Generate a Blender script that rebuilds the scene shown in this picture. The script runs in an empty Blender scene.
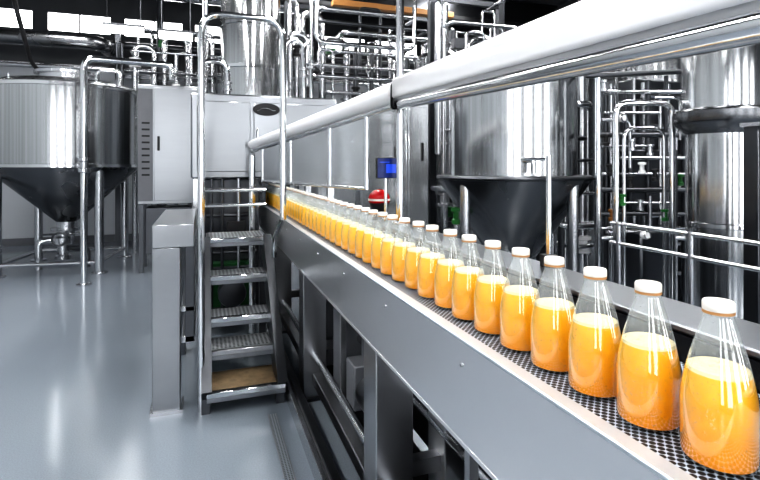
import bpy, bmesh, math, random
from mathutils import Vector, Matrix
random.seed(7)
C = bpy.context.scene.collection
SC = bpy.context.scene
F = 500.0; CU = 380.0; HV = 165.0; H = 1.5
A = math.atan(177/500.0); SA = math.sin(A); CA = math.cos(A)

def P(u, v, d):
    lat = (u-CU)/F*d
    return Vector((d*SA+lat*CA, d*CA-lat*SA, H-(v-HV)/F*d))
def G(u, d, z=0.0):
    p = P(u, HV, d); p.z = z; return p
def XatY(u, y):
    t = (u-CU)/F
    return y*(SA+t*CA)/(CA-t*SA)

# ------------------------------------------------------------------ materials
def newmat(name):
    m = bpy.data.materials.new(name); m.use_nodes = True
    nt = m.node_tree; b = nt.nodes['Principled BSDF']
    return m, nt, b
def steel(name, col=(.62,.63,.65), rough=.25, stretch=(6,6,.4), var=.05, metallic=1.0, tone_var=.06, scale=6):
    m, nt, b = newmat(name)
    tc = nt.nodes.new('ShaderNodeTexCoord'); mp = nt.nodes.new('ShaderNodeMapping')
    mp.inputs['Scale'].default_value = stretch
    nz = nt.nodes.new('ShaderNodeTexNoise'); nz.inputs['Scale'].default_value = scale; nz.inputs['Detail'].default_value = 3
    nt.links.new(tc.outputs['Object'], mp.inputs['Vector']); nt.links.new(mp.outputs['Vector'], nz.inputs['Vector'])
    mr = nt.nodes.new('ShaderNodeMapRange'); mr.inputs['To Min'].default_value = max(.03, rough-var); mr.inputs['To Max'].default_value = rough+var
    nt.links.new(nz.outputs['Fac'], mr.inputs['Value']); nt.links.new(mr.outputs['Result'], b.inputs['Roughness'])
    cr = nt.nodes.new('ShaderNodeMixRGB'); cr.inputs[1].default_value = (*[c*(1-tone_var) for c in col], 1); cr.inputs[2].default_value = (*[min(1, c*(1+tone_var)) for c in col], 1)
    nt.links.new(nz.outputs['Fac'], cr.inputs[0]); nt.links.new(cr.outputs[0], b.inputs['Base Color'])
    b.inputs['Metallic'].default_value = metallic
    return m
def plain(name, col, rough=.5, metallic=0, spec=.5, noise=.08, scale=8, emit=0):
    m, nt, b = newmat(name)
    tc = nt.nodes.new('ShaderNodeTexCoord')
    nz = nt.nodes.new('ShaderNodeTexNoise'); nz.inputs['Scale'].default_value = scale; nz.inputs['Detail'].default_value = 3
    nt.links.new(tc.outputs['Object'], nz.inputs['Vector'])
    cr = nt.nodes.new('ShaderNodeMixRGB'); cr.inputs[1].default_value = (*[c*(1-noise) for c in col], 1); cr.inputs[2].default_value = (*[min(1, c*(1+noise)) for c in col], 1)
    nt.links.new(nz.outputs['Fac'], cr.inputs[0]); nt.links.new(cr.outputs[0], b.inputs['Base Color'])
    b.inputs['Roughness'].default_value = rough; b.inputs['Metallic'].default_value = metallic
    b.inputs['Specular IOR Level'].default_value = spec
    if emit:
        b.inputs['Emission Color'].default_value = (*col, 1); b.inputs['Emission Strength'].default_value = emit
    return m
M = {}
M['steel'] = steel('brushed_steel')
M['tank'] = steel('tank_steel', (.56,.57,.58), .17, (6,6,.03), .06, tone_var=.42, scale=6)  # light and dark vertical reflection streaks painted into the base colour
M['panel'] = steel('panel_steel', (.31,.32,.335), .28, (.4,.4,3), .005, tone_var=.05, scale=4)
M['guard'] = plain('guard_panel_finish', (.60,.62,.64), .22, metallic=.75, noise=.08, scale=3)
M['side'] = steel('conveyor_side_steel', (.86,.86,.87), .30, (.5,.05,.5), .004, metallic=.96, tone_var=.02, scale=2)
M['leg'] = steel('leg_steel', (.44,.445,.46), .30, (1,1,1), .02, tone_var=.04, scale=3)
M['lip'] = plain('lip_steel', (.52,.56,.60), .4, metallic=.6, noise=.05, scale=20)
M['chrome'] = steel('polished_tube', (.78,.79,.80), .12, (1,1,1), .03, tone_var=.03, scale=3)
M['darksteel'] = steel('dark_steel', (.12,.125,.135), .33, (3,3,3), .06)
M['backrail'] = steel('back_rail_steel', (.30,.31,.33), .34, (1,.1,1), .03, tone_var=.04, scale=3)
M['cone'] = steel('cone_steel', (.20,.205,.215), .27, (1,1,.2), .02, tone_var=.06, scale=2)
M['black'] = plain('black_rubber', (.014,.014,.016), .5)
M['blackgloss'] = plain('black_gloss', (.008,.008,.01), .2)
M['white'] = plain('white_enamel', (.86,.86,.87), .18, noise=.01)
M['wall'] = plain('wall_paint', (.48,.50,.53), .7, noise=.04, scale=2)
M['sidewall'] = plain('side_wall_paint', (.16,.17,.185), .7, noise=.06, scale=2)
M['leftwall'] = plain('left_wall_paint', (.42,.44,.46), .7, noise=.06, scale=2)
M['clad'] = plain('dark_cladding', (.07,.073,.08), .6, noise=.2, scale=2)
M['ceil'] = plain('ceiling_paint', (.08,.083,.09), .8)
M['green'] = plain('green_enamel', (.025,.17,.035), .35)
M['darkgreen'] = plain('dark_green_enamel', (.018,.13,.035), .4)
M['amber'] = plain('amber_enamel', (.25,.11,.03), .4)
M['red'] = plain('red_plastic', (.48,.008,.012), .25)
M['orangebeam'] = plain('orange_beam_paint', (.50,.25,.09), .5)
M['cap'] = plain('cap_plastic', (.84,.80,.74), .4, noise=.06)
M['ring'] = plain('cap_ring_brown', (.50,.26,.10), .5, noise=.2)
M['wood'] = plain('worn_tread_grit', (.20,.145,.085), .75, noise=.5, scale=25)
M['grey'] = plain('grey_paint', (.16,.165,.18), .45)
M['window'] = plain('daylight_pane', (1,1,1), .4, noise=0, emit=6)
M['added_window'] = plain('added_tall_pane', (.97,.985,1), .4, noise=0, emit=3.9)
M['added_lamp'] = plain('added_lamp_diffuser', (1,.995,.985), .4, noise=0, emit=32)
M['blue'] = plain('blue_screen', (.004,.015,.10), .3, emit=.5, noise=.5, scale=40)
M['cyan'] = plain('screen_marks', (.015,.06,.45), .3, emit=.6)

def floor_mat():
    m, nt, b = newmat('epoxy_floor')
    tc = nt.nodes.new('ShaderNodeTexCoord')
    n1 = nt.nodes.new('ShaderNodeTexNoise'); n1.inputs['Scale'].default_value = .5; n1.inputs['Detail'].default_value = 1
    nt.links.new(tc.outputs['Object'], n1.inputs['Vector'])
    mx = nt.nodes.new('ShaderNodeMixRGB'); mx.inputs[1].default_value = (.205,.234,.270,1); mx.inputs[2].default_value = (.25,.28,.316,1)
    nt.links.new(n1.outputs['Fac'], mx.inputs[0])
    n2 = nt.nodes.new('ShaderNodeTexNoise'); n2.inputs['Scale'].default_value = 140; n2.inputs['Detail'].default_value = 1
    nt.links.new(tc.outputs['Object'], n2.inputs['Vector'])
    r2 = nt.nodes.new('ShaderNodeMapRange'); r2.inputs['To Min'].default_value = .82; r2.inputs['To Max'].default_value = 1.16
    nt.links.new(n2.outputs['Fac'], r2.inputs['Value'])
    m2 = nt.nodes.new('ShaderNodeMixRGB'); m2.blend_type = 'MULTIPLY'; m2.inputs[0].default_value = 1
    nt.links.new(mx.outputs[0], m2.inputs[1]); nt.links.new(r2.outputs['Result'], m2.inputs[2])
    nt.links.new(m2.outputs[0], b.inputs['Base Color'])
    b.inputs['Roughness'].default_value = .14
    b.inputs['Specular IOR Level'].default_value = .85
    return m
M['floor'] = floor_mat()
def belt_mat():
    m, nt, b = newmat('perforated_belt')
    tc = nt.nodes.new('ShaderNodeTexCoord'); mp = nt.nodes.new('ShaderNodeMapping')
    mp.inputs['Rotation'].default_value = (0,0,math.radians(45))
    nt.links.new(tc.outputs['Object'], mp.inputs['Vector'])
    vo = nt.nodes.new('ShaderNodeTexVoronoi'); vo.voronoi_dimensions = '2D'; vo.inputs['Scale'].default_value = 95; vo.inputs['Randomness'].default_value = 0
    nt.links.new(mp.outputs['Vector'], vo.inputs['Vector'])
    lt = nt.nodes.new('ShaderNodeMath'); lt.operation = 'LESS_THAN'; lt.inputs[1].default_value = .46
    nt.links.new(vo.outputs['Distance'], lt.inputs[0])
    mx = nt.nodes.new('ShaderNodeMixRGB'); mx.inputs[1].default_value = (.50,.58,.68,1); mx.inputs[2].default_value = (.006,.007,.009,1)
    nt.links.new(lt.outputs[0], mx.inputs[0]); nt.links.new(mx.outputs[0], b.inputs['Base Color'])
    b.inputs['Roughness'].default_value = .4
    b.inputs['Specular IOR Level'].default_value = .3
    return m
M['belt'] = belt_mat()
def grate_mat(name, c1, c2, sc):
    m, nt, b = newmat(name)
    tc = nt.nodes.new('ShaderNodeTexCoord')
    ck = nt.nodes.new('ShaderNodeTexVoronoi'); ck.voronoi_dimensions = '2D'; ck.inputs['Scale'].default_value = sc; ck.inputs['Randomness'].default_value = 0
    nt.links.new(tc.outputs['Object'], ck.inputs['Vector'])
    lt = nt.nodes.new('ShaderNodeMath'); lt.operation = 'LESS_THAN'; lt.inputs[1].default_value = .33
    nt.links.new(ck.outputs['Distance'], lt.inputs[0])
    mx = nt.nodes.new('ShaderNodeMixRGB'); mx.inputs[1].default_value = (*c1,1); mx.inputs[2].default_value = (*c2,1)
    nt.links.new(lt.outputs[0], mx.inputs[0]); nt.links.new(mx.outputs[0], b.inputs['Base Color'])
    b.inputs['Roughness'].default_value = .4; b.inputs['Metallic'].default_value = .4
    return m
M['grate'] = grate_mat('tread_grating', (.44,.46,.48), (.05,.05,.055), 38)
M['draingrate'] = grate_mat('drain_grating', (.30,.33,.36), (.10,.11,.12), 70)
def juice_mat():
    m, nt, b = newmat('orange_juice')
    tc = nt.nodes.new('ShaderNodeTexCoord'); sp = nt.nodes.new('ShaderNodeSeparateXYZ')
    nt.links.new(tc.outputs['Object'], sp.inputs[0])
    nz = nt.nodes.new('ShaderNodeTexNoise'); nz.inputs['Scale'].default_value = 45; nz.inputs['Detail'].default_value = 3
    nt.links.new(tc.outputs['Object'], nz.inputs['Vector'])
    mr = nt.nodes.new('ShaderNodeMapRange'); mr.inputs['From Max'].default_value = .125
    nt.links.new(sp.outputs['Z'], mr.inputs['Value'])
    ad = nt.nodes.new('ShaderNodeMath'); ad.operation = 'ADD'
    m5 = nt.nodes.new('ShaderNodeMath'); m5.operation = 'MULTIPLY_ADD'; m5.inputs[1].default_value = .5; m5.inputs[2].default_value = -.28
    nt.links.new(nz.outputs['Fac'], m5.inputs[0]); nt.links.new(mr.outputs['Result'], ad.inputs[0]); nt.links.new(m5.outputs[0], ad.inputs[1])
    # juice coloured a little more golden with distance along the line
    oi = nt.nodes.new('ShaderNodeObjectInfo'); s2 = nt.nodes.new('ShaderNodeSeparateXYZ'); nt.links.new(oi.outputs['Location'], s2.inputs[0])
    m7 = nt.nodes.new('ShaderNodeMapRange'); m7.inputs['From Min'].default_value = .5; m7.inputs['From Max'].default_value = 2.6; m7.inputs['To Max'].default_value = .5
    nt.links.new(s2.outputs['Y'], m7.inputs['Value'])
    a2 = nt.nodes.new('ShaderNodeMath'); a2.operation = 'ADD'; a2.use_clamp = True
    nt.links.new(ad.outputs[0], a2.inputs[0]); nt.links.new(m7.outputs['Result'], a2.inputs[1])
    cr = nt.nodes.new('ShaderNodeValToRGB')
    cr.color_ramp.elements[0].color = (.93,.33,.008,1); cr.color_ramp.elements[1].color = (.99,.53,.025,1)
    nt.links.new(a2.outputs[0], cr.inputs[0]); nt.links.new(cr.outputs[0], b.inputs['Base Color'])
    b.inputs['Roughness'].default_value = .35
    b.inputs['Specular IOR Level'].default_value = .25
    return m
M['juice'] = juice_mat()
M['foam'] = plain('juice_foam', (.95,.72,.42), .6, noise=.3, scale=150)
def glass_mat():
    m = bpy.data.materials.new('clear_glass'); m.use_nodes = True
    nt = m.node_tree; nt.nodes.clear()
    out = nt.nodes.new('ShaderNodeOutputMaterial'); mix = nt.nodes.new('ShaderNodeMixShader')
    tr = nt.nodes.new('ShaderNodeBsdfTransparent'); tr.inputs[0].default_value = (.96,.975,.97,1)
    gl = nt.nodes.new('ShaderNodeBsdfGlossy'); gl.inputs['Roughness'].default_value = .06; gl.inputs[0].default_value = (1,1,1,1)
    lw = nt.nodes.new('ShaderNodeLayerWeight'); lw.inputs['Blend'].default_value = .5
    pw = nt.nodes.new('ShaderNodeMath'); pw.operation = 'POWER'; pw.inputs[1].default_value = 2.0
    mr = nt.nodes.new('ShaderNodeMapRange'); mr.inputs['To Min'].default_value = .11; mr.inputs['To Max'].default_value = .85
    geo = nt.nodes.new('ShaderNodeNewGeometry'); iv = nt.nodes.new('ShaderNodeMath'); iv.operation = 'SUBTRACT'; iv.inputs[0].default_value = 1
    nt.links.new(geo.outputs['Backfacing'], iv.inputs[1])
    ml = nt.nodes.new('ShaderNodeMath'); ml.operation = 'MULTIPLY'
    nt.links.new(lw.outputs['Facing'], pw.inputs[0]); nt.links.new(pw.outputs[0], mr.inputs['Value'])
    nt.links.new(mr.outputs['Result'], ml.inputs[0]); nt.links.new(iv.outputs[0], ml.inputs[1])
    nt.links.new(ml.outputs[0], mix.inputs[0])
    nt.links.new(tr.outputs[0], mix.inputs[1]); nt.links.new(gl.outputs[0], mix.inputs[2])
    # painted haze: pale diffuse brightens the empty neck, faint noise flecks all over
    df = nt.nodes.new('ShaderNodeBsdfDiffuse'); df.inputs[0].default_value = (.85,.88,.88,1)
    nz = nt.nodes.new('ShaderNodeTexNoise'); nz.inputs['Scale'].default_value = 260; tc = nt.nodes.new('ShaderNodeTexCoord')
    nt.links.new(tc.outputs['Object'], nz.inputs['Vector'])
    hz = nt.nodes.new('ShaderNodeMapRange'); hz.inputs['From Min'].default_value = .60; hz.inputs['From Max'].default_value = .75; hz.inputs['To Min'].default_value = .0; hz.inputs['To Max'].default_value = .22
    nt.links.new(nz.outputs['Fac'], hz.inputs['Value'])
    sp = nt.nodes.new('ShaderNodeSeparateXYZ'); nt.links.new(tc.outputs['Object'], sp.inputs[0])
    nk = nt.nodes.new('ShaderNodeMapRange'); nk.inputs['From Min'].default_value = .122; nk.inputs['From Max'].default_value = .135; nk.inputs['To Max'].default_value = .14
    nt.links.new(sp.outputs['Z'], nk.inputs['Value'])
    ad = nt.nodes.new('ShaderNodeMath'); ad.operation = 'ADD'; nt.links.new(hz.outputs['Result'], ad.inputs[0]); nt.links.new(nk.outputs['Result'], ad.inputs[1])
    mx2 = nt.nodes.new('ShaderNodeMixShader'); nt.links.new(ad.outputs[0], mx2.inputs[0])
    nt.links.new(mix.outputs[0], mx2.inputs[1]); nt.links.new(df.outputs[0], mx2.inputs[2])
    nt.links.new(mx2.outputs[0], out.inputs[0])
    return m
M['glass'] = glass_mat()

# ------------------------------------------------------------------ mesh builder
class MB:
    def __init__(s): s.bm = bmesh.new()
    def box(s, a, b, bev=0.0):
        a = Vector(a); b = Vector(b)
        lo = Vector([min(a[i], b[i]) for i in range(3)]); hi = Vector([max(a[i], b[i]) for i in range(3)])
        r = bmesh.ops.create_cube(s.bm, size=1)
        vs = r['verts']
        for v in vs: v.co = Vector([(lo[i]+hi[i])/2+v.co[i]*(hi[i]-lo[i]) for i in range(3)])
        if bev > 0:
            es = list({e for v in vs for e in v.link_edges})
            bmesh.ops.bevel(s.bm, geom=es, offset=bev*.7, segments=1, affect='EDGES', profile=.5)
        return s
    def bar(s, p, q, w, h, up=(0,0,1), bev=0.0):
        p = Vector(p); q = Vector(q); d = (q-p); L = d.length; d.normalize()
        x = d.cross(Vector(up)); x.normalize(); y = x.cross(d)
        r = bmesh.ops.create_cube(s.bm, size=1); vs = r['verts']; c = (p+q)/2
        for v in vs: v.co = c + x*(v.co.x*w) + d*(v.co.y*L) + y*(v.co.z*h)
        if bev > 0:
            es = list({e for v in vs for e in v.link_edges})
            bmesh.ops.bevel(s.bm, geom=es, offset=bev, segments=3, affect='EDGES', profile=.5)
        return s
    def tube(s, pts, r, seg=14, fil=0.0):
        pts = [Vector(p) for p in pts]
        if fil > 0 and len(pts) > 2:
            out = [pts[0]]
            for i in range(1, len(pts)-1):
                a, b, c = pts[i-1], pts[i], pts[i+1]
                f = min(fil, (a-b).length*.49, (c-b).length*.49)
                p0 = b+(a-b).normalized()*f; p1 = b+(c-b).normalized()*f
                for k in range(7):
                    t = k/6; out.append(p0*(1-t)**2+b*2*t*(1-t)+p1*t*t)
            out.append(pts[-1]); pts = out
        d0 = (pts[1]-pts[0]).normalized()
        ref = Vector((0,0,1)) if abs(d0.z) < .9 else Vector((1,0,0))
        n = d0.cross(ref).normalized(); rings = []
        for i, p in enumerate(pts):
            if i == 0: d = d0
            elif i == len(pts)-1: d = (pts[i]-pts[i-1]).normalized()
            else: d = ((pts[i]-pts[i-1]).normalized()+(pts[i+1]-pts[i]).normalized()).normalized()
            n = (n-d*n.dot(d)).normalized(); b = d.cross(n)
            rings.append([s.bm.verts.new(p+n*(math.cos(2*math.pi*k/seg)*r)+b*(math.sin(2*math.pi*k/seg)*r)) for k in range(seg)])
        for a, b in zip(rings, rings[1:]):
            for k in range(seg): s.bm.faces.new((a[k], a[(k+1)%seg], b[(k+1)%seg], b[k]))
        s.bm.faces.new(rings[0][::-1]); s.bm.faces.new(rings[-1])
        return s
    def taper(s, p, q, r0, r1, seg=20):
        p = Vector(p); q = Vector(q); d = (q-p); L = d.length; d.normalize()
        s.tube([p, q], r0, seg)
        for v in s.bm.verts:
            t = (v.co-p).dot(d)/L; ax = p+d*(t*L)
            v.co = ax+(v.co-ax)*(1+(r1/r0-1)*t)
        return s
    def lathe(s, c, prof, seg=40, caps=True, axis='z'):
        c = Vector(c); rings = []
        for r, z in prof:
            ring = []
            for k in range(seg):
                a = 2*math.pi*k/seg
                o = Vector((r*math.cos(a), r*math.sin(a), z))
                if axis == 'y': o = Vector((o.x, o.z, o.y))
                if axis == 'x': o = Vector((o.z, o.x, o.y))
                ring.append(s.bm.verts.new(c+o))
            rings.append(ring)
        for a, b in zip(rings, rings[1:]):
            for k in range(seg): s.bm.faces.new((a[k], a[(k+1)%seg], b[(k+1)%seg], b[k]))
        if caps:
            s.bm.faces.new(rings[0][::-1]); s.bm.faces.new(rings[-1])
        return s
    def torus(s, c, R, r, seg=40, rs=8, axis='z'):
        c = Vector(c); rings = []
        for k in range(seg):
            a = 2*math.pi*k/seg; ring = []
            for j in range(rs):
                b = 2*math.pi*j/rs
                o = Vector(((R+r*math.cos(b))*math.cos(a), (R+r*math.cos(b))*math.sin(a), r*math.sin(b)))
                if axis == 'y': o = Vector((o.x, o.z, o.y))
                if axis == 'x': o = Vector((o.z, o.x, o.y))
                ring.append(s.bm.verts.new(c+o))
            rings.append(ring)
        for i in range(seg):
            a, b = rings[i], rings[(i+1) % seg]
            for j in range(rs): s.bm.faces.new((a[j], b[j], b[(j+1)%rs], a[(j+1)%rs]))
        return s
ORG = {}
def part(name, mb, mat, parent=None, label=None):
    bm = mb.bm
    o0 = ORG.get(parent.name, Vector()) if parent else None
    bmesh.ops.recalc_face_normals(bm, faces=bm.faces)
    if parent is None:
        xs = [v.co for v in bm.verts]
        o0 = Vector(((min(v.x for v in xs)+max(v.x for v in xs))/2, (min(v.y for v in xs)+max(v.y for v in xs))/2, min(v.z for v in xs)))
    for v in bm.verts: v.co -= o0
    for f in bm.faces: f.smooth = True
    for e in bm.edges:
        if len(e.link_faces) == 2 and e.calc_face_angle(0) > math.radians(37): e.smooth = False
    me = bpy.data.meshes.new(name); bm.to_mesh(me); bm.free()
    me.materials.append(M[mat] if isinstance(mat, str) else mat)
    o = bpy.data.objects.new(name, me); C.objects.link(o)
    if parent: o.parent = parent
    else: o.location = o0
    ORG[o.name] = o0
    if label: o['label'] = label
    return o
def thing(name, label, cat, loc=(0,0,0), group=None):
    o = bpy.data.objects.new(name, None); C.objects.link(o); o.location = loc; o.empty_display_size = .1
    o['label'] = label; o['category'] = cat
    if group: o['group'] = group
    ORG[o.name] = Vector(loc); return o
def struct(name, mb, mat, parent=None):
    o = part(name, mb, mat, parent); o['kind'] = 'structure'; return o
def copy_tree(root):
    r = root.copy(); C.objects.link(r)
    for ch in root.children:
        c = ch.copy(); C.objects.link(c); c.parent = r
    return r
ORDW = ['nearest','second','third','fourth','fifth','sixth','seventh','eighth','ninth','tenth','eleventh','twelfth','thirteenth','fourteenth','fifteenth','sixteenth','seventeenth','eighteenth','nineteenth','twentieth']
T1 = ['first','second','third','fourth','fifth','sixth','seventh','eighth','ninth']
ORDW += ['twenty-'+w for w in T1]+['thirtieth']+['thirty-'+w for w in T1]+['fortieth']+['forty-'+w for w in T1]

# ------------------------------------------------------------------ room
XL, XR, YB, YF, ZC = -4.2, 7.2, 11.0, -3.5, 4.9
struct('floor', MB().box((XL,YF,-.1), (XR,YB,0)), 'floor')
struct('ceiling', MB().box((XL,YF,ZC), (XR,YB,ZC+.1)), 'ceil')
struct('wall_back', MB().box((XL,YB,0), (XR,YB+.15,ZC)), 'wall')
struct('wall_left', MB().box((XL-.15,YF,0), (XL,YB,ZC)), 'leftwall')
struct('wall_right', MB().box((XR,YF,0), (XR+.15,YB,ZC)), 'sidewall')
struct('wall_front', MB().box((XL,YF-.15,0), (XR,YF,ZC)), 'sidewall')
m = MB().box((XL,YB-.06,3.42), (XR,YB,4.04))
m.box((XL,YB-.06,4.38), (XR,YB,ZC))
WX = []; x = XL+.15
while x < XR-1.0:
    WX.append(x); x += 1.3
prev = XL
for x in WX:
    m.box((prev,YB-.06,4.04), (x,YB,4.38)); prev = x+1.05
m.box((prev,YB-.06,4.04), (XR,YB,4.38))
struct('trim_1', m, 'clad')
m = MB().box((XR-.06,YF,3.1), (XR,YB-.06,ZC)); struct('trim_2', m, 'clad')
struct('baseboard_back', MB().box((XL,YB-.03,0), (XR,YB,.14)), 'grey')
i = 1
for x in WX:
    o = struct('window_%d' % i, MB().box((x,YB-.03,4.045), (x+1.05,YB-.005,4.375)), 'window')
    part('window_frame', MB().box((x+.51,YB-.055,4.045), (x+.54,YB-.031,4.375)), 'clad', o)
    i += 1
for k in range(5):  # added glowing windows behind the camera, made up for streak reflections on tanks
    x = XL+.6+k*2.2
    o = struct('window_%d' % i, MB().box((x,YF+.005,.5), (x+1.15,YF+.03,3.6)), 'added_window'); i += 1
    fm = MB()
    for xx in (x-.03, x+1.12): fm.box((xx,YF+.03,.47), (xx+.06,YF+.06,3.63))
    for zz in (.47, 2.0, 3.57): fm.box((x-.03,YF+.03,zz), (x+1.18,YF+.06,zz+.06))
    part('window_frame', fm, 'clad', o)
# ceiling girders
for y, nm in ((8.9,'dark steel roof girder nearest the back windows'), (6.2,'dark steel roof girder above the filling machine'), (3.2,'dark steel roof girder above the conveyor')):
    g = thing('roof_girder', nm, 'girder', (1.5,y,4.45))
    mm = MB().box((XL,y-.1,4.45), (XR,y+.1,4.49)); mm.box((XL,y-.1,ZC-.04), (XR,y+.1,ZC)); part('flange', mm, 'darksteel', g)
    part('web', MB().box((XL,y-.012,4.49), (XR,y+.012,ZC-.04)), 'darksteel', g)
# added ceiling lights, out of view, for light and reflections in the steel
for (lx, ly, lab) in ((-2.2,1.2,'left front'), (-2.2,4.6,'left middle'), (-2.2,7.6,'left rear'), (1.2,1.0,'centre front'), (1.2,4.6,'centre middle'), (1.2,7.6,'centre rear'), (4.6,1.2,'right front'), (4.6,4.6,'right middle'), (4.6,7.6,'right rear'), (1.2,-2.0,'centre behind camera'), (-2.2,-2.0,'left behind camera')):
    t = thing('added_ceiling_light', 'long white ceiling light panel added out of view, %s of the hall' % lab, 'light', (lx,ly,ZC-.08))
    part('frame', MB().box((lx-.24,ly-.95,ZC-.07), (lx+.24,ly+.95,ZC)), 'grey', t)
    part('diffuser', MB().box((lx-.21,ly-.92,ZC-.085), (lx+.21,ly+.92,ZC-.07)), 'added_lamp', t)
# suspended linear lights near the back
for (u, v, d, L, lab) in ((124,30,8.2,.62,'between the tank and the cabinet'), (176,36,8.3,.55,'by the riser pipes')):
    q = P(u, v, d)
    t = thing('hanging_light', 'bright hanging strip light at upper left, %s' % lab, 'light', (q.x,q.y,q.z))
    part('housing', MB().box((q.x-L/2,q.y-.07,q.z+.05), (q.x+L/2,q.y+.07,q.z+.09), .01), 'grey', t)
    part('diffuser', MB().box((q.x-L/2+.02,q.y-.06,q.z-.05), (q.x+L/2-.02,q.y+.06,q.z+.05)), 'window', t)
    for s in (-1,1): part('hanger', MB().tube([(q.x+s*L*.4,q.y,q.z+.08),(q.x+s*L*.4,q.y,ZC)], .008, 8), 'darksteel', t)
# drain
g = thing('floor_drain', 'narrow perforated metal drain strip in the floor beside the conveyor', 'drain', (.39,1.8,0))
part('grating', MB().box((.372,.3,0), (.412,3.05,.004)), 'draingrate', g)
part('drain_edge', MB().box((.366,.3,0), (.372,3.05,.005)), 'grey', g)
part('drain_edge', MB().box((.412,.3,0), (.418,3.05,.005)), 'grey', g)

# ------------------------------------------------------------------ conveyor
BZ = 1.107; Y0, Y1 = -.45, 5.7
cv = thing('conveyor', 'long stainless steel conveyor carrying the row of juice bottles', 'conveyor', (.8,2.6,0))
part('belt', MB().box((.566,Y0,BZ-.02), (.90,Y1,BZ)), 'belt', cv, 'black and white perforated belt')
part('belt_support', MB().box((.585,Y0,BZ-.2), (.90,Y1,BZ-.03)), 'darksteel', cv)
m = MB().box((.552,Y0,.875), (.565,Y1,BZ+.004), .002); part('side_panel', m, 'side', cv)
part('edge_lip', MB().box((.545,Y0,BZ-.005), (.578,Y1,BZ+.005), .004), 'lip', cv)
part('bottom_flange', MB().box((.552,Y0,.862), (.63,Y1,.875), .003), 'side', cv)
part('inner_wall', MB().box((.902,Y0,.90), (.915,Y1,1.160)), 'blackgloss', cv, 'black inner side wall behind the bottles')
RT = 1.178
part('side_rail', MB().box((.905,Y0,RT-.015), (1.065,Y1,RT), .005), 'backrail', cv, 'dark steel rail behind the bottles')
part('rail_skirt', MB().box((1.05,Y0,.88), (1.065,Y1,RT-.014)), 'side', cv)
for y in (.5,1.0,1.5,2.0,2.5,3.0,3.5,4.0): part('rivet', MB().lathe((.552-.004,y,1.05), [(.001,-.002),(.004,-.002),(.004,.006),(.001,.006)], 10, axis='x'), 'leg', cv)
for y in (.15, 1.74, 3.15, 4.5):
    for x in (.60, .88):
        l = part('leg', MB().box((x,y,.0), (x+.15,y+.15,.90), .006), 'leg', cv)
        part('foot_plate', MB().box((x-.02,y-.02,0), (x+.17,y+.17,.02)), 'darksteel', l)
    part('cross_brace', MB().box((.62,y+.03,.30), (1.03,y+.08,.36)), 'leg', cv)
part('base_rail', MB().box((.53,.0,.03), (.575,4.6,.12), .006), 'darksteel', cv)
part('base_rail', MB().box((.66,.0,.10), (.72,4.6,.17), .006), 'leg', cv)
part('base_rail_edge', MB().box((.500,.0,.0), (.53,4.6,.10), .004), 'steel', cv)
part('shade_sheet', MB().box((.76,.2,.02), (1.04,4.6,.05)), 'black', cv)  # black sheet added in place of shade on the floor under the belt
part('shade_backing', MB().box((1.067,.0,.08), (1.085,4.6,.86)), 'darksteel', cv)  # dark sheet added at the back to stand in for under-conveyor shade
part('return_pipe', MB().tube([(.80,.1,.62),(.80,4.5,.62)], .028), 'steel', cv)
part('return_pipe', MB().tube([(.90,.1,.45),(.90,4.5,.45)], .024), 'steel', cv)
part('return_pipe', MB().tube([(.68,.1,.28),(.68,4.5,.28)], .02), 'steel', cv)
part('return_pipe', MB().tube([(.96,.1,.72),(.96,4.5,.72)], .02), 'chrome', cv)
for y in (.9, 1.3, 2.1, 2.75):
    part('pipe_bracket', MB().box((.74,y,.05), (.77,y+.03,.86)), 'leg', cv)
mo = part('drive_motor', MB().lathe((.84,2.35,.30), [(.02,-.22),(.085,-.2),(.09,-.18),(.09,.16),(.06,.18),(.05,.24)], 24, axis='y'), 'darksteel', cv)
part('gearbox', MB().box((.76,2.56,.18), (.94,2.72,.42), .01), 'grey', mo)
for y0_, y1_, z0_, z1_ in ((1.05,1.45,.10,.42), (2.2,2.5,.50,.80), (2.9,3.1,.12,.60), (3.4,4.1,.10,.55)):
    part('drive_housing', MB().box((.78,y0_,z0_), (1.0,y1_,z1_), .012), 'grey', cv)

# ------------------------------------------------------------------ bottles
BX = .648
bt = thing('juice_bottle', '', 'bottle', (BX,.478,BZ+.0005), 'orange juice bottles on the conveyor')
O = Vector((BX,.478,BZ+.0005)); ZS = .968
def S(pr, k=1.0): return [(r*k, z*ZS) for r, z in pr]
prof = [(.001,.0),(.038,.0),(.0432,.003),(.0448,.010),(.0450,.076),(.0444,.088),(.0428,.100),(.0402,.114),(.0366,.130),(.0320,.148),(.0270,.166),(.0222,.182),(.0194,.191),(.0180,.197),(.0176,.204),(.0186,.206),(.0186,.212)]
part('glass_body', MB().lathe(O, S(prof), 40, caps=False), 'glass', bt)
jp = [(.001,.004),(.038,.004),(.0424,.006),(.0438,.012),(.0440,.076),(.0434,.088),(.0418,.100),(.0392,.114),(.0374,.1225)]
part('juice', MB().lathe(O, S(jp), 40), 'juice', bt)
part('foam', MB().lathe(O, S([(.0373,.1226),(.0361,.1275),(.033,.1290),(.001,.1285)]), 40), 'foam', bt)
part('cap', MB().lathe(O, S([(.001,.2060),(.0183,.2060),(.0190,.2070),(.0190,.2165),(.0176,.2190),(.001,.2200)]), 32), 'cap', bt)
part('cap_ring', MB().lathe(O, S([(.0180,.2022),(.0189,.2022),(.0189,.2059),(.0180,.2059)]), 32, caps=True), 'ring', bt)
NB = 44
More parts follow.
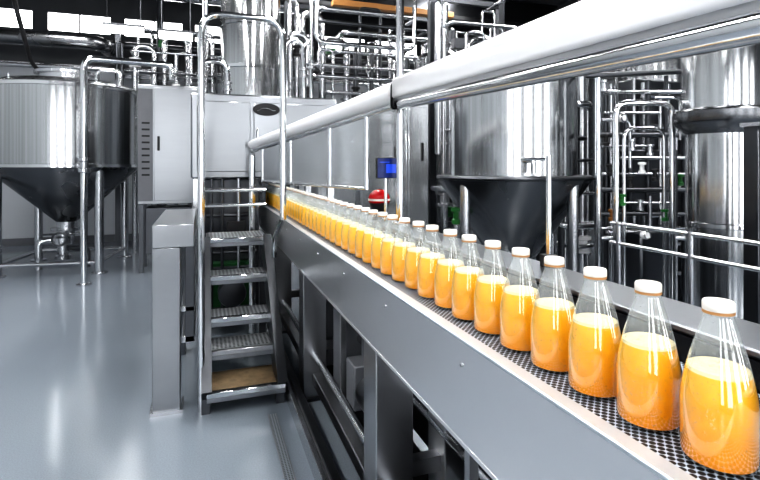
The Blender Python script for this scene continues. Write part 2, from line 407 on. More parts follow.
for k in range(NB):
    o = bt if k == 0 else copy_tree(bt)
    o.location = (BX+random.uniform(-.0025,.0025) if k else BX, .478+k*.110, O.z)
    o.rotation_euler = (0,0,random.uniform(0,6.28))
    o['label'] = 'clear glass bottle of orange juice, ' + (ORDW[k] + ' from the near end of the conveyor row' if k else 'nearest the camera on the conveyor')
    o['group'] = 'orange juice bottles on the conveyor'

# ------------------------------------------------------------------ overhead rail
a = P(760,-8,.75); b = P(398,95,2.6); dirn = (a-b).normalized()
a2 = a+dirn*.55
far = P(252,146,4.35)
up = Vector((0,0,1)); fd = (far-b).normalized()
rl = thing('overhead_rail', 'thick white and chrome overhead rail running above the bottles', 'rail', (b.x,b.y,1.6))
part('white_cover', MB().bar(a2+up*.036, b+up*.032, .075, .104, bev=.014), 'white', rl, 'broad white cover')
part('chrome_tube', MB().tube([a2-up*.050, b-up*.048], .028, 20), 'chrome', rl)
part('joint_collar', MB().bar(b+dirn*.022-up*.006, b-up*.006, .085, .142, bev=.02), 'blackgloss', rl, 'black joint collar')
part('spine', MB().bar(a2-up*.023, b-up*.023, .045, .03), 'leg', rl)
rg = thing('rail_leg', 'chrome upright under the far end of the guard screen beside the machine', 'post', (far.x,far.y,0))
part('tube', MB().tube([(far.x,far.y,.02),(far.x,far.y,far.z-.08)], .028, 20), 'chrome', rg)
part('foot', MB().lathe((far.x,far.y,0), [(.07,0),(.07,.015),(.035,.025)], 20), 'steel', rg)
gs = thing('guard_screen', 'row of framed pale guard panels under the white far rail', 'guard panel', (b.lerp(far,.5).x,b.lerp(far,.5).y,1.36))
part('top_rail', MB().taper(b+fd*.02+up*.022, far+up*.014, .054, .036), 'white', gs, 'tapering white top rail')
part('lower_rail', MB().tube([b+fd*.02-up*.050, far-up*.045], .018, 12), 'chrome', gs)
for t in (.88, .62, .34, .14):
    p = b.lerp(far, t); p.z -= .06
    part('panel_post', MB().tube([p, (p.x,p.y,1.36)], .016, 12), 'chrome', gs)
for ta, tb in ((.87,.63), (.61,.35), (.33,.15)):
    pa, pb = b.lerp(far, ta), b.lerp(far, tb)
    mm = MB(); bm_ = mm.bm
    n = (pb-pa).cross(up).normalized()*.006
    q = [pa-up*.07, pb-up*.07, Vector((pb.x,pb.y,1.37)), Vector((pa.x,pa.y,1.37))]
    vs = [bm_.verts.new(v+n) for v in q]+[bm_.verts.new(v-n) for v in q]
    for f in ((0,1,2,3),(7,6,5,4),(0,4,5,1),(1,5,6,2),(2,6,7,3),(3,7,4,0)): bm_.faces.new([vs[i] for i in f])
    part('panel', mm, 'guard', gs)
pq = b.lerp(far,.88); pr_ = b.lerp(far,.14)
part('bottom_bar', MB().tube([(pq.x,pq.y,1.365), (pr_.x,pr_.y,1.365)], .012, 10), 'chrome', gs)
pl = G(400,2.72)
hp = thing('support_pole', 'tall chrome pole rising from the conveyor rail to the ceiling', 'pole', (pl.x,pl.y,RT))
part('tube', MB().tube([(pl.x,pl.y,RT),(pl.x,pl.y,ZC)], .022, 16), 'chrome', hp)
part('foot', MB().lathe((pl.x,pl.y,RT), [(.042,0),(.042,.012),(.025,.02)], 20), 'steel', hp)
# guide posts on far rail
q = G(549,1.58); q.x = min(q.x,1.03)
t = thing('guide_post', 'short chrome guide post standing on the far conveyor rail before the centre tank', 'post', (q.x,q.y,RT))
part('rod', MB().tube([(q.x,q.y,RT),(q.x,q.y,1.53)], .009, 12), 'chrome', t)
part('clamp', MB().box((q.x-.02,q.y-.02,RT), (q.x+.02,q.y+.02,RT+.04), .004), 'black', t)
# red device + screen
q = Vector((.98,(2.95-.98*SA)/CA,RT))
t = thing('warning_beacon', 'rounded dark red signal unit with black base standing on the far conveyor rail', 'beacon', q)
part('base_cup', MB().lathe(q, [(.04,0),(.04,.012),(.030,.04),(.048,.072),(.060,.102),(.055,.104)], 24), 'black', t)
part('housing', MB().lathe(q+Vector((0,0,.122)), [(.064*math.cos(a_), .058*math.sin(a_)) for a_ in [(-25+11*k)*math.pi/180 for k in range(11)]], 28), 'red', t)
part('pale_band', MB().lathe(q+Vector((0,0,.118)), [(.0630,-.006),(.0655,-.005),(.0655,.006),(.0630,.007)], 28, caps=False), 'cap', t)
mp = P(387,168,2.8)
t = thing('control_screen', 'small dark navy control screen on a thin stand above the red beacon', 'screen', (mp.x,mp.y,RT))
part('stand', MB().tube([(mp.x,mp.y+.02,RT),(mp.x,mp.y+.02,mp.z)], .010, 12), 'chrome', t)
part('bezel', MB().box((mp.x-.062,mp.y-.01,mp.z-.058), (mp.x+.062,mp.y+.02,mp.z+.058), .004), 'blackgloss', t)
sc = part('display', MB().box((mp.x-.059,mp.y-.013,mp.z-.054), (mp.x+.059,mp.y-.0095,mp.z+.054)), 'blue', t)
part('screen_window', MB().box((mp.x-.01,mp.y-.015,mp.z-.028), (mp.x+.048,mp.y-.0128,mp.z+.022)), 'cyan', sc)
part('screen_line', MB().box((mp.x-.045,mp.y-.015,mp.z+.03), (mp.x+.01,mp.y-.0128,mp.z+.035)), 'cyan', sc)

# ------------------------------------------------------------------ stairs
SX0, SX1, SY = 0.0, .485, 3.18
st = thing('access_stairs', 'short steel access stairs with worn treads beside the conveyor', 'stairs', (.22,3.6,0))
for k, (z, y, dp, xr) in enumerate(((.14,3.14,.34,.487),(.31,3.36,.28,.487),(.47,3.53,.26,.47),(.71,3.72,.26,.47),(.95,3.90,.42,.47))):
    tr = part('tread', MB().box((SX0+.02,y,z-.06), (xr,y+dp,z-.004), .004), 'panel', st)
    part('grit_top', MB().box((SX0+.03,y+.035,z-.004), (xr-.01,y+dp-.02,z)), 'wood' if k == 0 else 'grate', tr)
    part('nosing', MB().box((SX0+.02,y-.008,z-.03), (xr,y+.03,z+.003), .005), 'leg' if k in (1,) else 'chrome', tr)
for x in (SX0-.01, SX1-.05):
    mm = MB().bar((x+.03,SY+.0,.09), (x+.03,SY+.80,.90), .06, .20); part('stringer', mm, 'darksteel', st)
    part('rear_leg', MB().box((x,SY+1.0,0), (x+.05,SY+1.06,.88)), 'darksteel', st)
    part('front_leg', MB().box((x,SY,0), (x+.05,SY+.06,.16)), 'darksteel', st)
part('hoop_rail', MB().tube([(SX0-.01,SY+.06,0),(SX0-.01,SY+.06,2.43),(SX1+.0,SY+.06,2.43),(SX1+.0,SY+.06,1.15)], .021, 16, .13), 'chrome', st)
part('side_rail', MB().tube([(SX0-.01,SY+.30,.2),(SX0-.01,SY+.30,1.62),(SX0-.01,SY+.95,1.85),(SX0-.01,SY+.95,.95)], .016, 14, .12), 'chrome', st)
part('side_rail', MB().tube([(SX0,SY+.09,1.25),(SX0-.01,SY+.95,1.45)], .014, 12), 'chrome', st)
part('side_rail', MB().tube([(SX1+.0,SY+.06,1.16),(SX1-.02,SY+.30,1.0),(SX1-.02,SY+.35,.86)], .018, 12, .04), 'chrome', st)
part('back_rail', MB().tube([(SX0,SY+.98,1.30),(SX1,SY+.98,1.30)], .016, 12), 'chrome', st)
part('back_rail', MB().tube([(SX0,SY+.98,1.18),(SX1,SY+.98,1.18)], .014, 12), 'chrome', st)
# support stand
sf = thing('support_stand', 'wide box section steel stand left of the access stairs', 'stand', (-.2,3.6,0))
part('front_leg', MB().box((-.287,3.265,.0), (-.13,3.42,1.0), .006), 'panel', sf)
part('rear_leg', MB().box((-.287,4.25,.0), (-.13,4.37,1.0), .006), 'panel', sf)
part('top_beam', MB().box((-.288,3.263,1.0), (-.05,4.40,1.14), .006), 'panel', sf)
part('front_leg', MB().box((-.11,3.44,.36), (-.05,3.52,1.0), .006), 'darksteel', sf)
part('shelf', MB().box((-.13,3.44,.36), (-.05,4.30,.40), .004), 'steel', sf)
part('shelf', MB().box((-.13,3.44,.56), (-.05,4.30,.59), .004), 'steel', sf)
part('foot_plate', MB().box((-.30,3.25,0), (-.115,3.435,.02)), 'steel', sf)

# ------------------------------------------------------------------ filling machine
FY = 4.62
fm = thing('filling_machine', 'large stainless filling machine housing behind the access stairs', 'machine', (.5,5.2,0))
part('housing', MB().box((-.10,FY,1.38), (1.20,FY+1.2,2.13), .02), 'panel', fm)
part('door_panel', MB().box((-.05,FY-.018,1.44), (.40,FY,2.06), .008), 'panel', fm)
dp2 = part('door_panel', MB().box((.43,FY-.018,1.44), (1.15,FY,2.06), .008), 'panel', fm)
part('door_handle', MB().tube([(.46,FY-.02,1.68),(.46,FY-.055,1.68),(.46,FY-.055,1.82),(.46,FY-.02,1.82)], .008, 10, .02), 'chrome', dp2)
bd = part('badge', MB().lathe((0,0,0), [(.001,0),(.06,0),(.06,.006),(.054,.010),(.001,.010)], 32, axis='y'), 'black', fm, 'dark oval badge')
bd.data.transform(Matrix.Translation(Vector((.54,FY-.028,2.0))-ORG['filling_machine']) @ Matrix.Diagonal((2.0,1,.95,1)) @ Matrix.Translation(ORG['filling_machine']))
mm = MB().tube([(.46,FY-.031,1.985),(.50,FY-.031,2.008),(.55,FY-.031,2.012),(.60,FY-.031,1.99),(.62,FY-.031,1.994)], .0035, 8, .02)
part('badge_mark', mm, 'panel', bd)
for x, y in ((-.08,FY+.03), (-.08,FY+1.1), (1.12,FY+.03), (1.12,FY+1.1)):
    part('leg', MB().box((x,y,0), (x+.06,y+.06,1.38)), 'steel', fm)
part('lower_cabinet', MB().box((0,FY+.2,.10), (.50,FY+1.1,1.37), .01), 'darksteel', fm)
part('green_panel', MB().box((.04,FY+.07,.20), (.44,FY+.19,.62), .004), 'darkgreen', fm)
part('motor_drum', MB().lathe((.24,FY-.02,.38), [(.02,-.10),(.11,-.09),(.12,-.07),(.12,.05),(.05,.06)], 24, axis='y'), 'darksteel', fm)
for z in (.22,.58,.72,.85,1.05): part('pipe', MB().tube([(.03,FY+.05,z),(.46,FY+.05,z)], .016, 10), 'darksteel', fm)
for x in (.07,.16,.30,.41): part('pipe_riser', MB().tube([(x,FY+.01,.12),(x,FY+.01,1.38)], .014, 10), 'darksteel' if x < .2 else 'steel', fm)
part('junction_box', MB().box((.20,FY-.02,.80), (.36,FY+.06,1.0), .006), 'black', fm)

def vessel(name, label, cat, c, r, z0, z1, cone=None, legs=4, zc=None, rc=.12, dome=.12, mat='tank', conemat='cone', legrot=.6, legr=.04, bands=(), lid=True):
    t = thing(name, label, cat, (c.x,c.y,0))
    part('body', MB().lathe((c.x,c.y,0), [(r,z0),(r,z1)], 64), mat, t)
    part('top_dome', MB().lathe((c.x,c.y,0), [(r+.012,z1-.03),(r+.012,z1),(r*.85,z1+dome*.55),(r*.5,z1+dome*.9),(r*.15,z1+dome),(.001,z1+dome)], 64), mat, t)
    if lid:
        part('manway', MB().lathe((c.x,c.y,0), [(r*.36,z1+dome*.6),(r*.36,z1+dome+.08),(r*.42,z1+dome+.08),(r*.42,z1+dome+.12),(r*.2,z1+dome+.16),(.001,z1+dome+.165)], 32), 'steel', t)
    for bz in bands:
        part('band', MB().lathe((c.x,c.y,0), [(r,bz-.025),(r+.014,bz-.02),(r+.014,bz+.02),(r,bz+.025)], 64, caps=False), 'chrome', t)
    if zc is not None:
        rr = cone or r
        part('cone', MB().lathe((c.x,c.y,0), [(rr*.98,z0+.02),(rr,z0),(rr*.985,z0-.03),(rc,zc),(rc*.8,zc-.03)], 64), conemat, t)
        ov = part('outlet_valve', MB().lathe((c.x,c.y,0), [(rc*.8,zc-.03),(rc*.8,zc-.12),(rc*1.2,zc-.12),(rc*1.2,zc-.16),(rc*.6,zc-.17),(rc*.6,max(.12,zc-.34))], 24), 'steel', t)
        part('valve_handle', MB().tube([(c.x-rc*1.6,c.y-rc,zc-.2),(c.x+rc*1.6,c.y-rc,zc-.2)], .016, 8), 'chrome', ov)
    R = (cone or r)*.90
    for k in range(legs):
        an = legrot+2*math.pi*k/legs
        x, y = c.x+R*math.cos(an), c.y+R*math.sin(an)
        l = part('leg', MB().tube([(x,y,.02),(x,y,z0+.02)], legr, 14), 'steel', t)
        part('foot', MB().lathe((x,y,0), [(legr*1.8,0),(legr*1.8,.015),(legr*1.1,.03)], 16), 'steel', l)
    return t
c = P(251,165,6.6)
vessel('process_vessel', 'tall narrow steel vessel rising behind the filling machine', 'tank', c, .38, .5, 3.9, zc=.35, legs=4, bands=(2.75,3.3))
# left big tank
c = P(67,165,7.4); LR = math.radians(-52)
lt = vessel('fermentation_tank', 'large cone bottomed steel tank at the far left', 'tank', c, .98, 1.48, 2.60, zc=.70, legs=4, rc=.17, dome=.14, legrot=LR, legr=.06, bands=(1.49,2.57))
for k in range(4):
    a0, a1 = LR+k*math.pi/2, LR+(k+1)*math.pi/2; R_ = .882
    part('frame_bar', MB().tube([(c.x+R_*math.cos(a0),c.y+R_*math.sin(a0),.15),(c.x+R_*math.cos(a1),c.y+R_*math.sin(a1),.15)], .03, 10), 'steel', lt)
for k in range(8):
    an = k*math.pi/4+.2
    part('lid_bolt', MB().tube([(c.x+.9*math.cos(an),c.y+.9*math.sin(an),2.59),(c.x+.9*math.cos(an),c.y+.9*math.sin(an),2.70)], .012, 8), 'steel', lt)
part('lid_pipe', MB().tube([(c.x+.45,c.y-.3,2.66),(c.x+.45,c.y-.3,2.88),(c.x+.75,c.y-.35,2.88),(c.x+.75,c.y-.35,2.62)], .03, 12, .08), 'chrome', lt)
dv = part('drain_valve', MB().lathe((c.x,c.y-.22,.44), [(.03,-.30),(.10,-.29),(.10,-.24),(.07,-.22),(.07,-.10),(.13,-.08),(.13,.02),(.08,.05),(.08,.12),(.03,.13)], 24), 'steel', lt)
part('valve_wheel', MB().torus((c.x+.0,c.y-.42,.46), .09, .014, 24, 8, axis='y'), 'darksteel', dv)
part('drain_pipe', MB().tube([(c.x-.05,c.y-.2,.42),(c.x-.28,c.y-.3,.42),(c.x-.28,c.y-.3,.03)], .045, 12, .08), 'steel', lt)
part('drain_pipe', MB().tube([(c.x+.05,c.y-.2,.30),(c.x+.32,c.y-.25,.30),(c.x+.32,c.y-.25,.03)], .035, 12, .08), 'darksteel', lt)
pp_ = P(84,58,6.25)
pp = thing('transfer_pipe', 'tall bent chrome pipe rising in front of the large left tank', 'pipe', (pp_.x,pp_.y,0))
e0 = pp_; g0 = Vector((e0.x,e0.y,0)); e1 = P(172,60,6.7)
part('tube', MB().tube([(g0.x,g0.y,0),(g0.x,g0.y,e0.z),(e1.x,e1.y,e0.z),(e1.x,e1.y,2.64)], .042, 16, .14), 'chrome', pp)
part('foot', MB().lathe((g0.x,g0.y,0), [(.09,0),(.09,.02),(.05,.03)], 20), 'steel', pp)
part('valve', MB().lathe((g0.x,g0.y,1.5), [(.045,-.1),(.07,-.09),(.07,-.05),(.05,-.04),(.05,.04),(.07,.05),(.07,.09),(.045,.1)], 20), 'steel', pp)
part('flange', MB().lathe((g0.x,g0.y,2.3), [(.045,-.03),(.065,-.03),(.065,.03),(.045,.03)], 20), 'steel', pp)
# left cabinet
c0 = P(137,165,6.9)
cw = .80
cb = thing('control_cabinet', 'tall grey steel control cabinet between left tank and machine', 'cabinet', (c0.x+cw/2,c0.y+.3,0))
part('body', MB().box((c0.x,c0.y,.95), (c0.x+cw,c0.y+.6,2.62), .015), 'panel', cb)
d1 = part('door', MB().box((c0.x+.22,c0.y-.02,1.0), (c0.x+cw-.02,c0.y,2.58), .006), 'panel', cb)
part('door_handle', MB().box((c0.x+.26,c0.y-.045,1.7), (c0.x+.29,c0.y-.02,1.9), .005), 'black', d1)
cs = part('control_strip', MB().box((c0.x+.01,c0.y-.012,1.0), (c0.x+.20,c0.y,2.56), .004), 'grey', cb, 'darker grey control strip')
for k in range(9): part('vent_slot', MB().box((c0.x+.06,c0.y-.016,1.35+k*.09), (c0.x+.16,c0.y-.012,1.375+k*.09)), 'black', cs)
for x in (c0.x+.02, c0.x+cw-.08):
    for y in (c0.y+.02, c0.y+.5): part('leg', MB().box((x,y,0), (x+.06,y+.06,.95)), 'darksteel', cb)
part('pump_box', MB().box((c0.x+.10,c0.y+.06,.25), (c0.x+cw-.10,c0.y+.5,.90), .01), 'darksteel', cb)

# ------------------------------------------------------------------ pipes
def pipe(name, label, cat, pts, r, mat='chrome', fil=.12, valves=(), seg=14):
    pts = [Vector(p) for p in pts]
    base = Vector((pts[0].x,pts[0].y,min(p.z for p in pts)))
    t = thing(name, label, cat, base)
    part('tube', MB().tube(pts, r, seg, fil), mat, t)
    for v in valves:
        v = Vector(v)
        part('flange', MB().lathe(v, [(r,-.05),(r*1.7,-.045),(r*1.7,-.02),(r*1.2,-.015),(r*1.2,.015),(r*1.7,.02),(r*1.7,.045),(r,.05)], 18), 'steel', t)
    return t
x, y = .95, FY+.5
pipe('outlet_pipe', 'bent chrome pipe looping over the right side of the filling machine', 'pipe', [(.80,y,2.13),(.80,y,2.78),(.98,y,2.78),(.98,y,2.13)], .028, valves=[(.80,y,2.3),(.98,y,2.45)])
pipe('outlet_pipe', 'thin chrome riser pipe on the rear of the filling machine', 'pipe', [(1.12,y+.3,2.13),(1.12,y+.3,ZC)], .022, valves=[(1.12,y+.3,2.6)])
pipe('outlet_pipe', 'low chrome pipe loop on the left of the filling machine top', 'pipe', [(-.02,y+.2,2.13),(-.02,y+.2,2.55),(.24,y+.2,2.55),(.24,y+.2,2.13)], .024, valves=[(-.02,y+.2,2.35),(.24,y+.2,2.3)])
c = P(205,165,8.3); pipe('riser_pipe', 'tall steel riser pipe left of the narrow vessel', 'pipe', [(c.x,c.y,0),(c.x,c.y,ZC)], .05, 'steel', valves=[(c.x,c.y,3.1),(c.x,c.y,3.6)])
c = P(160,165,9.5); pipe('riser_pipe', 'dark riser pipe against the back wall above the cabinet', 'pipe', [(c.x,c.y,0),(c.x,c.y,ZC)], .06, 'darksteel', valves=[(c.x,c.y,3.1)])
pipe('ceiling_pipe', 'long chrome pipe along the back wall below the dark cladding', 'pipe', [(XL,10.6,3.3),(XR,10.6,3.3)], .05, 'steel')
pipe('ceiling_pipe', 'long dark pipe along the back wall beneath the windows', 'pipe', [(XL,10.5,3.75),(XR,10.5,3.75)], .07, 'darksteel')
pipe('ceiling_duct', 'thick silver ventilation duct high over the left side', 'duct', [(XL,9.9,4.62),(1.9,9.9,4.62),(1.9,10.9,4.62)], .12, 'steel', .25)
pipe('ceiling_duct', 'steel round duct crossing behind the left tank lid', 'duct', [(XL,9.5,3.55),(-1.6,9.5,3.55),(-1.6,10.9,3.55)], .12, 'cone', .25)
cp0 = P(-10,6,6.0); cp1 = P(62,58,8.2)
pipe('power_cable', 'black cable sagging from the ceiling above the left tank', 'cable', [(cp0.x,cp0.y,ZC),(cp0.x+.1,cp0.y+.4,3.7),(cp1.x-.3,cp1.y-.4,3.0),(cp1.x,cp1.y,2.85)], .03, 'black', .6)
# crane beam
t = thing('crane_beam', 'orange brown overhead beam high behind the chrome pole', 'beam', (3.1,8.2,4.2))
part('girder', MB().box((2.05,8.12,4.18), (4.3,8.28,4.28), .01), 'orangebeam', t)
for x in (2.15, 3.2, 4.2): part('hanger', MB().box((x-.03,8.17,4.28), (x+.03,8.23,ZC)), 'darksteel', t)
# pipe galleries: framed banks of many pipes
def gallery(label, x0, x1, y, z0, z1, nv, nh, seed, dep=.5):
    rnd = random.Random(seed)
    t = thing('pipe_gallery', label, 'pipe rack', ((x0+x1)/2,y,0))
    for x in (x0, x1): part('frame_post', MB().box((x-.04,y-.04,0), (x+.04,y+.04,z1)), 'darksteel', t)
    for z in (z0, (z0+z1)/2, z1-.05): part('frame_beam', MB().box((x0,y-.03,z-.03), (x1,y+.03,z+.03)), 'darksteel', t)
    for k in range(nv):
        x = x0+(x1-x0)*(k+.3+.4*rnd.random())/nv; r = rnd.choice((.018,.025,.035,.05)); yy = y-.09-rnd.random()*dep*.4
        zt = z0+(z1-z0)*rnd.uniform(.55,1.0)
        x2 = min(x1, max(x0, x+rnd.choice((-1,1))*rnd.uniform(.15,.4)))
        p = part('pipe', MB().tube([(x,yy,0),(x,yy,zt),(x2,yy,zt),(x2,yy,z0+(z1-z0)*rnd.uniform(.1,.5))], r, 10, r*3), rnd.choice(('chrome','steel','steel','darksteel')), t)
        zv = rnd.uniform(z0+.1, zt-.15)
        part('valve', MB().lathe((x,yy,zv), [(r,-.09),(r*2,-.08),(r*2,-.05),(r*1.3,-.04),(r*1.3,.04),(r*2,.05),(r*2,.08),(r,.09)], 14), rnd.choice(('steel','black','steel','white')), p)
    for k in range(nh):
        z = z0+(z1-z0)*(k+.2+.6*rnd.random())/nh; r = rnd.choice((.015,.022,.03,.04)); yy = y-.06-dep*.5-rnd.random()*dep*.3
        xa, xb = x0+rnd.random()*.3*(x1-x0), x1-rnd.random()*.3*(x1-x0)
        part('pipe', MB().tube([(xa,y,z),(xa,yy,z),(xb,yy,z),(xb,y,z)], r, 10, r*2.5), rnd.choice(('chrome','steel','steel','darksteel')), t)
    for k in range(nv//2):
        x = rnd.uniform(x0+.05,x1-.15); z = rnd.uniform(z0,z1-.2)
        part('junction_box', MB().box((x,y-.12,z), (x+rnd.uniform(.08,.2),y-.03,z+rnd.uniform(.08,.22)), .008), rnd.choice(('white','grey','darksteel','darkgreen')), t)
    return t
gallery('bank of pipes and valves on the back wall above the left cabinet', XatY(118,10.1), XatY(232,10.1), 10.1, 2.2, 4.0, 9, 5, 3)
gallery('bank of pipes and valves right of the narrow vessel', XatY(285,7.9), XatY(440,7.9), 7.7, 2.0, 4.0, 14, 9, 5)
gallery('tall bank of pipes behind the centre tank', XatY(432,5.3), XatY(500,5.3), 5.3, .8, 3.5, 7, 8, 11)
gallery('tall bank of pipes just right of the centre tank', XatY(548,4.2), XatY(582,4.2), 4.3, .5, 2.9, 5, 8, 17, .4)
# ------------------------------------------------------------------ back equipment
def cabinet(label, u0, u1, d, z1, depth=.6, mat='panel', z0=0.12):
    pa = P(u0,165,d); 
    w = (u1-u0)/F*d/CA*.98
    t = thing('equipment_cabinet', label, 'cabinet', (pa.x+w/2,pa.y+depth/2,0))
    part('body', MB().box((pa.x,pa.y,z0), (pa.x+w,pa.y+depth,z1), .012), mat, t)
    part('plinth', MB().box((pa.x+.02,pa.y+.02,0), (pa.x+w-.02,pa.y+depth-.02,z0)), 'black', t)
    dr = part('door', MB().box((pa.x+.03,pa.y-.016,z0+.06), (pa.x+w-.03,pa.y,z1-.05), .006), mat, t)
    part('door_handle', MB().box((pa.x+w-.10,pa.y-.035,1.55), (pa.x+w-.075,pa.y-.016,1.75), .004), 'black', dr)
    return t
cabinet('pale steel cabinet just right of the filling machine', 318, 356, 6.2, 2.25, mat='guard')
cabinet('wide steel cabinet behind the blue control screen', 360, 402, 6.6, 2.35, mat='guard')
cabinet('narrow steel cabinet between the screen and the centre tank', 406, 430, 5.6, 2.2, depth=.3, mat='guard')
# centre tank
c = P(512,165,4.1)
ct = vessel('mixing_tank', 'steel mixing tank with dark flared cone behind the bottles', 'tank', c, .50, 1.40, 2.28, cone=.61, zc=.72, rc=.16, legs=4, legrot=.3, bands=(2.24,), lid=False, dome=.08)
part('rim_ring', MB().torus((c.x,c.y,1.40), .60, .018, 56, 8), 'darksteel', ct)
part('sample_valve', MB().tube([(c.x-.2,c.y-.44,1.53),(c.x-.22,c.y-.58,1.53),(c.x-.22,c.y-.58,1.44)], .018, 10, .03).tube([(c.x-.28,c.y-.56,1.54),(c.x-.14,c.y-.60,1.54)], .01, 8), 'chrome', ct)
gv = P(456,216,3.95)
gvp = part('side_valve', MB().lathe(gv, [(.015,-.07),(.035,-.06),(.035,-.03),(.022,-.02),(.022,.03),(.04,.04),(.04,.06),(.015,.07)], 18), 'green', ct, 'green side valve')
part('valve_pipe', MB().tube([gv+Vector((0,0,-.06)), (gv.x,gv.y,.55), (c.x,c.y,.50)], .02, 10, .08), 'steel', ct)
# background vessels
c = P(655,165,6.4); vessel('storage_tank', 'tall steel storage tank behind the pipe rack on the right', 'tank', c, .48, .7, 3.2, zc=.4, legs=4, bands=(1.6,2.5))
c = P(572,165,7.6); vessel('storage_tank', 'steel storage tank half hidden behind the centre tank', 'tank', c, .45, .7, 3.0, zc=.4, legs=4, bands=(1.7,))
c = P(440,165,7.2); vessel('storage_tank', 'steel storage tank behind the left edge of the centre tank', 'tank', c, .36, .7, 3.0, zc=.4, legs=4, bands=(1.8,))
# right silo
c = P(723,165,3.25)
sl = thing('steel_silo', 'slim steel silo with flared collar at the right edge', 'silo', (c.x,c.y,0))
part('lower_body', MB().lathe((c.x,c.y,0), [(.205,.04),(.205,1.72)], 56), 'tank', sl)
part('collar', MB().lathe((c.x,c.y,0), [(.205,1.70),(.275,1.76),(.285,1.78),(.285,1.84),(.27,1.855),(.22,1.87)], 56), 'cone', sl, 'dark flared collar')
part('upper_body', MB().lathe((c.x,c.y,0), [(.235,1.85),(.235,2.75),(.20,2.85),(.08,2.92),(.001,2.92)], 56), 'tank', sl)
part('seam_band', MB().lathe((c.x,c.y,0), [(.205,1.1),(.212,1.105),(.212,1.13),(.205,1.135)], 56, caps=False), 'chrome', sl)
part('base_flange', MB().lathe((c.x,c.y,0), [(.27,0),(.27,.03),(.21,.05)], 56), 'steel', sl)
# dark column at the right edge
q = G(756,2.6)
t = thing('steel_column', 'dark square steel column at the right edge before the silo', 'column', (q.x,q.y,0))
part('shaft', MB().box((q.x-.04,q.y-.04,.02), (q.x+.04,q.y+.04,1.70), .006), 'darksteel', t)
part('base_plate', MB().box((q.x-.09,q.y-.09,0), (q.x+.09,q.y+.09,.02)), 'darksteel', t)
part('cap_plate', MB().box((q.x-.05,q.y-.05,1.70), (q.x+.05,q.y+.05,1.72)), 'steel', t)
# pipe rack on the right
pr = thing('pipe_rack', 'dense rack of chrome pipes and valves between centre tank and silo', 'pipe rack', G(635,3.7))
def post(u, d, v_top, r=.02, mat='chrome'):
    q = G(u,d); zt = P(u,v_top,d).z
    return part('post', MB().tube([(q.x,q.y,0),(q.x,q.y,zt)], r, 12), mat, pr)
post(598,3.7,78,.026); post(606,4.0,95,.02,'darksteel'); post(611,3.9,84,.012,'steel'); post(626,3.95,92,.018,'darksteel'); post(634,3.9,70,.014,'steel'); post(641,3.95,98,.012,'darksteel'); post(648,3.9,80,.022,'darksteel'); post(660,3.95,90,.012,'chrome'); post(666,3.98,76,.016,'darksteel'); post(676,3.9,110,.012,'steel'); post(684,3.95,70,.022,'darksteel')
for (ua, ub, d, v, r) in ((616,672,3.5,103,.022), (624,664,3.6,128,.014)):
    qa, qb = G(ua,d), G(ub,d); zt = P(ua,v,d).z
    part('hoop_pipe', MB().tube([(qa.x,qa.y,0),(qa.x,qa.y,zt),(qb.x,qb.y,zt),(qb.x,qb.y,0)], r, 14, .09), 'chrome', pr)
for (ua, ub, d, va, r, mt) in ((594,684,3.85,92,.016,'chrome'), (604,660,3.88,113,.012,'steel'), (594,684,3.88,135,.02,'darksteel'), (594,650,3.8,146,.010,'steel'), (620,684,3.8,158,.014,'steel'), (598,684,3.85,174,.012,'steel'), (598,684,3.85,190,.02,'darksteel'), (612,670,3.8,203,.010,'steel'), (598,684,3.8,214,.014,'darksteel'), (598,684,3.85,228,.012,'chrome'), (598,684,3.85,238,.02,'steel')):
    pa, pb = G(ua,d), G(ub,d); zt = P(ua,va,d).z
    part('cross_pipe', MB().tube([(pa.x,pa.y,zt),(pb.x,pb.y,zt)], r, 12), mt, pr)
for (ua, va, ub, vb, d, r, mt) in ((602,120,630,168,3.72,.014,'steel'), (640,230,676,150,3.74,.012,'darksteel'), (606,232,650,196,3.73,.012,'steel'), (655,98,680,140,3.76,.010,'chrome')):
    pa, pb = P(ua,va,d), P(ub,vb,d); pm = Vector((pb.x,pb.y,pa.z))
    part('bent_pipe', MB().tube([pa, pm, pb], r, 10, .06), mt, pr)
for (u, v, d, mt) in ((610,170,3.66,'black'), (632,145,3.62,'steel'), (655,175,3.6,'black'), (640,205,3.62,'steel'), (665,215,3.6,'darkgreen'), (612,215,3.62,'amber'), (680,180,3.8,'green'), (630,182,3.6,'black'), (604,86,3.66,'steel'), (622,200,3.6,'green'), (650,150,3.6,'steel'), (606,140,3.66,'black'), (642,168,3.6,'white')):
    q = P(u,v,d)
    part('valve', MB().lathe(q, [(.012,-.045),(.025,-.04),(.025,-.02),(.016,-.015),(.016,.02),(.028,.025),(.028,.04),(.012,.045)], 16), mt, pr)
for (u, v, d) in ((645,235,3.55), (622,118,3.6)):
    q = P(u,v,d)
    gg = part('gauge', MB().lathe(q, [(.001,-.02),(.026,-.02),(.030,0),(.026,.02),(.001,.02)], 20, axis='y'), 'white', pr)
    part('gauge_rim', MB().torus(q+Vector((0,-.02,0)), .027, .006, 24, 6, axis='y'), 'chrome', gg)
part('pump_block', MB().box(P(612,228,3.9), P(675,300,3.75), .02), 'darksteel', pr)
part('valve_manifold', MB().box(P(604,150,4.1), P(670,210,3.98), .02), 'darksteel', pr)
# guard rail
gr = thing('guard_railing', 'low steel guard railing behind the conveyor near the silo', 'railing', (2.0,1.6,0))
for z in (1.10, 1.20, .6): part('rail', MB().tube([(2.0,1.15,z),(2.0,2.05,z)], .010, 12), 'steel', gr)
for y in (1.2, 1.6, 2.0): part('post', MB().tube([(2.0,y,0),(2.0,y,1.21)], .013, 12), 'steel', gr)
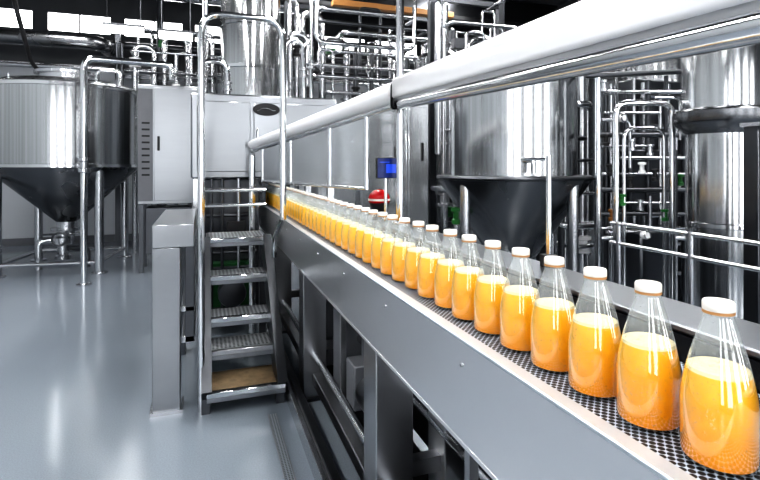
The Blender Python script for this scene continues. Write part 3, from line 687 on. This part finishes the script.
# dark machinery behind right
bp = P(600,165,5.6); 
t = thing('machinery_bank', 'dark bank of process machinery far behind the pipe rack', 'machinery', (bp.x+.9,bp.y,0))
part('frame', MB().box((bp.x-.45,bp.y-.9,0), (bp.x+2.0,bp.y-.7,2.3), .02), 'darksteel', t)
for k in range(9): part('vertical_pipe', MB().tube([(bp.x-.40+k*.28,bp.y-.96,.1),(bp.x-.40+k*.28,bp.y-.96,2.25)], .03, 10), 'steel', t)
for k in range(7): part('cross_pipe', MB().tube([(bp.x-.45,bp.y-1.02,.5+k*.27),(bp.x+2.0,bp.y-1.02,.5+k*.27)], .022, 10), 'steel', t)
for k in range(10): part('junction_box', MB().box((bp.x-.35+k*.23,bp.y-1.10,.75+(k*37%11)*.13), (bp.x-.25+k*.23,bp.y-1.04,.85+(k*37%11)*.13), .01), ('grey','white','green')[k%3], t)
# catwalk
cy = 8.2
ck = thing('catwalk', 'raised steel catwalk with railing above the centre tank', 'catwalk', (5.6,cy+.4,0))
part('deck', MB().box((4.4,cy,2.9), (6.9,cy+.8,3.0)), 'darksteel', ck)
for z in (3.3,3.62,3.95): part('rail', MB().tube([(4.4,cy+.03,z),(6.9,cy+.03,z)], .022, 10), 'steel', ck)
x = 4.42
while x < 6.95:
    part('baluster', MB().tube([(x,cy+.03,3.0),(x,cy+.03,3.97)], .02, 10), 'steel', ck); x += .5
for x in (4.5, 6.8):
    for y in (cy+.08, cy+.7): part('column', MB().box((x-.05,y-.05,0), (x+.05,y+.05,2.9)), 'darksteel', ck)
pipe('overhead_pipe', 'dark horizontal pipe crossing above the pipe rack to the silo', 'pipe', [P(585,76,3.9), P(800,66,3.7)], .02, 'darksteel')
pipe('overhead_pipe', 'thin chrome pipe over the machine reaching toward the tall pole', 'pipe', [(1.3,6.0,ZC),(1.3,6.0,3.0),(2.6,6.0,3.0),(2.6,6.0,ZC)], .03, 'chrome')

# ------------------------------------------------------------------ world, camera
w = bpy.data.worlds.new('World'); SC.world = w; w.use_nodes = True
bg = w.node_tree.nodes['Background']; bg.inputs[0].default_value = (.95,.975,1,1); bg.inputs[1].default_value = 1.0
cam = bpy.data.cameras.new('camera'); co = bpy.data.objects.new('camera', cam); C.objects.link(co)
co.location = (0,0,H); co.rotation_euler = (math.pi/2,0,-A)
cam.sensor_width = 36; cam.lens = F/760*36; cam.shift_y = -75/760; cam.clip_start = .02
SC.camera = co
SC.view_settings.view_transform = 'Standard'
SC.view_settings.look = 'High Contrast'
